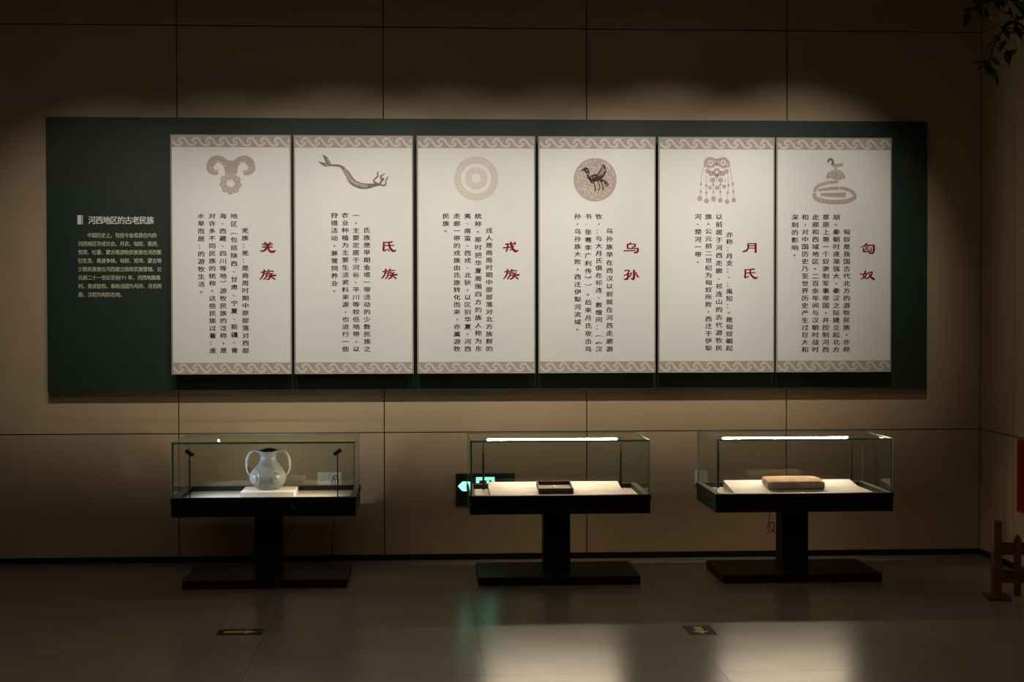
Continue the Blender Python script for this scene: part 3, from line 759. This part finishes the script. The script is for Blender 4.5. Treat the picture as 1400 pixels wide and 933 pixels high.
# ------------------------------------------------------------------ exit sign, sockets, cables
es = empty('exit_sign', (0.176, 0, 0.338)); tag(es, 'black wall sign with glowing green arrow and doorway symbol', 'exit sign')
MB().box(0, 0.354, -0.03, 0, 0, 0.184, bev=0.006).build('sign_body', 'sign', es)
f = Flat()
f.poly([(0.012, 0.109), (0.040, 0.137), (0.084, 0.137), (0.092, 0.126), (0.092, 0.092), (0.084, 0.080), (0.040, 0.080)], -0.0308)
f.build('green_arrow', 'sign_lit', es)
f = Flat()
f.poly([(0.062, 0.137), (0.068, 0.137), (0.078, 0.08), (0.072, 0.08)], -0.0314)
f.poly([(0.050, 0.122), (0.057, 0.128), (0.057, 0.118)], -0.0314); f.poly([(0.047, 0.098), (0.057, 0.103), (0.057, 0.092)], -0.0314)
f.build('arrow_stripes', 'sign', es)
f = Flat()
dx0, dx1, dz1, dz0 = 0.121, 0.232, 0.163, 0.030
f.poly([(dx0, dz1), (dx1, dz1), (dx1, dz1-0.019), (dx0, dz1-0.019)], -0.0308)
f.poly([(dx0, dz1-0.019), (dx0+0.019, dz1-0.019), (dx0+0.019, 0.128), (dx0, 0.128)], -0.0308)
f.poly([(dx1-0.017, dz1-0.019), (dx1, dz1-0.019), (dx1, dz0), (dx1-0.017, dz0)], -0.0308)
f.build('green_doorway', 'sign_lit', es)
f = Flat()
f.disc((0.192, 0.134), 0.009, -0.0308, 0, 16)
f.stroke([(0.186, 0.122), (0.178, 0.098), (0.172, 0.080)], [0.016, 0.018, 0.014], -0.0309)
f.stroke([(0.186, 0.118), (0.204, 0.106), (0.208, 0.092)], 0.007, -0.0310); f.stroke([(0.184, 0.118), (0.164, 0.112), (0.156, 0.098)], 0.007, -0.0310)
f.stroke([(0.174, 0.082), (0.190, 0.062), (0.188, 0.038)], 0.009, -0.0310); f.stroke([(0.172, 0.082), (0.158, 0.062), (0.140, 0.056)], 0.009, -0.0310)
f.build('green_running_figure', 'sign_lit', es)

def socket(x, z, n, w, label):
    s = empty('wall_socket', (x, 0, z)); tag(s, label, 'socket')
    for k in range(n):
        p = MB().box(k*w+0.0005, (k+1)*w-0.0005, -0.010, 0, 0, 0.082, bev=0.002).build('socket_plate', 'socket', s)
        if n == 2 and k == 1: continue
        for sx, rot in ((0.34, 0.5), (0.62, 0.5)):
            f = Flat(); cx, cz = k*w+sx*w, 0.036
            f.stroke([(cx-0.005, cz-0.003), (cx+0.006, cz+0.004)], 0.0035, -0.0108, 0, False)
            f.build('socket_slot', 'slot', p)
    return s
socket(-0.651, 0.452, 2, 0.0715, 'white double wall socket behind the jar case')
socket(1.625, 0.448, 1, 0.079, 'white single wall socket behind the brick case')
def cable(pts, label, r=0.003):
    o = MB().tube([p for p in [tuple(x) for x in smooth3(pts)]], r, 8).build('cable', 'cable', None, True); tag(o, label, 'cable'); return o
def smooth3(p, n=8):
    out = []
    for i in range(len(p)-1):
        p0, p1, p2, p3 = p[max(i-1, 0)], p[i], p[i+1], p[min(i+2, len(p)-1)]
        for k in range(n):
            t = k/n
            out.append(tuple(0.5*(2*p1[a]+(p2[a]-p0[a])*t+(2*p0[a]-5*p1[a]+4*p2[a]-p3[a])*t*t+(3*p1[a]-p0[a]-3*p2[a]+p3[a])*t**3) for a in (0, 1, 2)))
    out.append(p[-1]); return out
cable([(-0.722, -0.60, 0.396), (-0.735, -0.60, 0.34), (-0.748, -0.60, 0.29), (-0.775, -0.60, 0.24), (-0.797, -0.60, 0.215)], 'thin black cable curving from under the jar case to its column', 0.0022)
cable([(-0.548, -0.012, 0.496), (-0.555, -0.03, 0.510), (-0.536, -0.045, 0.517), (-0.524, -0.05, 0.490), (-0.530, -0.04, 0.460), (-0.552, -0.03, 0.455), (-0.567, -0.025, 0.48), (-0.55, -0.04, 0.50), (-0.54, -0.035, 0.40), (-0.56, -0.03, 0.20), (-0.57, -0.03, 0.02), (-0.60, -0.08, 0.004)], 'thin black cable looping at the double wall socket', 0.0022)
cable([(1.955, -0.60, 0.396), (1.952, -0.60, 0.34), (1.945, -0.60, 0.29), (1.940, -0.60, 0.26), (1.955, -0.60, 0.235), (1.975, -0.595, 0.25), (1.978, -0.59, 0.285), (1.960, -0.59, 0.290), (1.952, -0.60, 0.265), (1.966, -0.60, 0.245), (1.992, -0.60, 0.225)], 'looped black cable hanging from under the brick case beside its column', 0.0022)

# ------------------------------------------------------------------ floor stickers
def sticker(cx, cy, rz, label):
    s = empty('floor_arrow_sticker', (cx, cy, 0.0)); s.rotation_euler = (0, 0, rz); tag(s, label, 'floor sticker')
    MB().box(-0.105, 0.105, -0.066, 0.066, 0.0002, 0.0012).build('sticker_sheet', 'sticker', s)
    z = 0.0017
    pts = [(-0.073, -0.018), (0.022, -0.018), (0.022, -0.042), (0.080, 0.0), (0.022, 0.042), (0.022, 0.018), (-0.073, 0.018)]
    tri = tessellate_polygon([[Vector((*p, 0)) for p in pts]])
    meshobj('arrow', [(p[0], p[1], z) for p in pts], [tuple(t) for t in tri], 'arrow', s)
sticker(-0.870, -2.030, 0.0, 'dark floor sticker with a yellow arrow pointing along the wall')
sticker(1.275, -2.120, -math.pi/2+0.0, 'dark floor sticker with a yellow arrow pointing away from the wall')

# ------------------------------------------------------------------ corner: fence, red board, foliage
fe = empty('picket_fence', (2.935, -1.42, 0)); tag(fe, 'low red-brown wooden picket fence in the dark corner', 'fence')
fe.rotation_euler = (0, 0, math.radians(-8))
MB().box(-0.035, 0.085, -0.07, 0.05, 0, 0.022, bev=0.003).build('foot', 'wood', fe)
def picket(x, w, d, h, y, z0, name):
    m = MB()
    V = [(x, y, z0), (x+w, y, z0), (x+w, y+d, z0), (x, y+d, z0), (x, y, h-0.03), (x+w, y, h-0.03), (x+w, y+d, h-0.03), (x, y+d, h-0.03), (x+w/2, y, h), (x+w/2, y+d, h)]
    m.add(V, [(0, 3, 2, 1), (0, 1, 5, 8, 4), (2, 3, 7, 9, 6), (1, 2, 6, 9, 8, 5), (3, 0, 4, 8, 9, 7)])
    m.build(name, 'wood', fe)
MB().box(0.0, 0.040, -0.045, 0.035, 0.022, 0.405, bev=0.004).build('post', 'wood', fe)
picket(0.100, 0.034, 0.018, 0.345, -0.060, 0.022, 'picket')
picket(0.215, 0.034, 0.018, 0.345, -0.060, 0.022, 'picket')
picket(0.330, 0.034, 0.018, 0.345, -0.060, 0.022, 'picket')
MB().box(0.040, 0.42, -0.040, -0.016, 0.232, 0.296, bev=0.003).build('rail', 'wood', fe)
MB().box(0.040, 0.42, -0.040, -0.016, 0.088, 0.152, bev=0.003).build('rail', 'wood', fe)
MB().box(0.38, 0.42, -0.045, 0.035, 0.0, 0.405, bev=0.004).build('post', 'wood', fe)

rb = empty('red_wall_board', (XR, -0.65, 0.347)); tag(rb, 'bright red board hung low on the side wall', 'board')
MB().box(-0.025, 0, -0.80, 0, 0, 0.422, bev=0.002).build('board_sheet', 'poster', rb)
MB().box(-0.027, -0.024, -0.79, -0.014, 0.010, 0.412).build('border_line', 'poster_line', rb)

tr = empty('leafy_tree', (3.27, -1.12, 0)); tag(tr, 'dark leafy tree with its crown drooping high in the corner', 'tree')
trunk = [(0.03, 0, 0), (0.035, 0.01, 1.0), (0.03, 0.0, 2.0), (0.02, -0.02, 2.9), (0.0, 0.0, 3.5)]
MB().tube(smooth3(trunk, 5), 0.028, 10).build('trunk', 'bark', tr, True)
rn = random.Random(11)
branches = [[(0.02, -0.02, 2.75), (-0.06, -0.05, 2.98), (-0.17, -0.08, 3.02), (-0.26, -0.08, 2.90), (-0.29, -0.08, 2.78)],
            [(0.01, -0.01, 2.95), (-0.08, 0.06, 3.15), (-0.20, 0.08, 3.22), (-0.30, 0.06, 3.14)],
            [(0.0, 0.0, 3.1), (0.0, -0.18, 3.25), (-0.06, -0.34, 3.20), (-0.10, -0.44, 3.02), (-0.11, -0.48, 2.84)],
            [(0.0, 0.0, 3.2), (-0.10, -0.08, 3.40), (-0.24, -0.14, 3.46), (-0.36, -0.16, 3.40)],
            [(0.0, 0.0, 3.3), (0.02, 0.14, 3.5), (-0.06, 0.26, 3.55), (-0.14, 0.32, 3.42)]]
leaf_src = None
for bpts in branches:
    sp = smooth3(bpts, 6)
    MB().tube(sp, [0.009*(1-0.75*k/(len(sp)-1)) for k in range(len(sp))], 6).build('branch', 'bark', tr, True)
    for k in range(34):
        p = Vector(sp[min(len(sp)-1, 4+int(rn.random()*(len(sp)-4)))])
        if leaf_src is None:
            V = [(0, 0, 0), (0.018, 0.022, -0.004), (0.021, 0.045, -0.006), (0.0, 0.088, -0.014), (-0.021, 0.045, -0.006), (-0.018, 0.022, -0.004), (0, 0.024, 0.003), (0, 0.050, 0.001)]
            lf = meshobj('leaf', V, [(0, 1, 6), (1, 2, 7, 6), (2, 3, 7), (7, 3, 4), (6, 7, 4, 5), (6, 5, 0)], 'leaf', tr); leaf_src = lf
        else:
            lf = inst(leaf_src, 'leaf', tr)
        off = Vector((rn.gauss(0, 0.03), rn.gauss(0, 0.035), rn.gauss(-0.01, 0.035)))
        lf.location = p+off
        if lf.location.x > 0.06: lf.location.x = 0.04
        lf.rotation_euler = (rn.uniform(-1.6, 0.2), rn.uniform(-0.5, 0.5), rn.uniform(0.3, 5.9))
        s = rn.uniform(0.7, 1.1); lf.scale = (s, s, s)
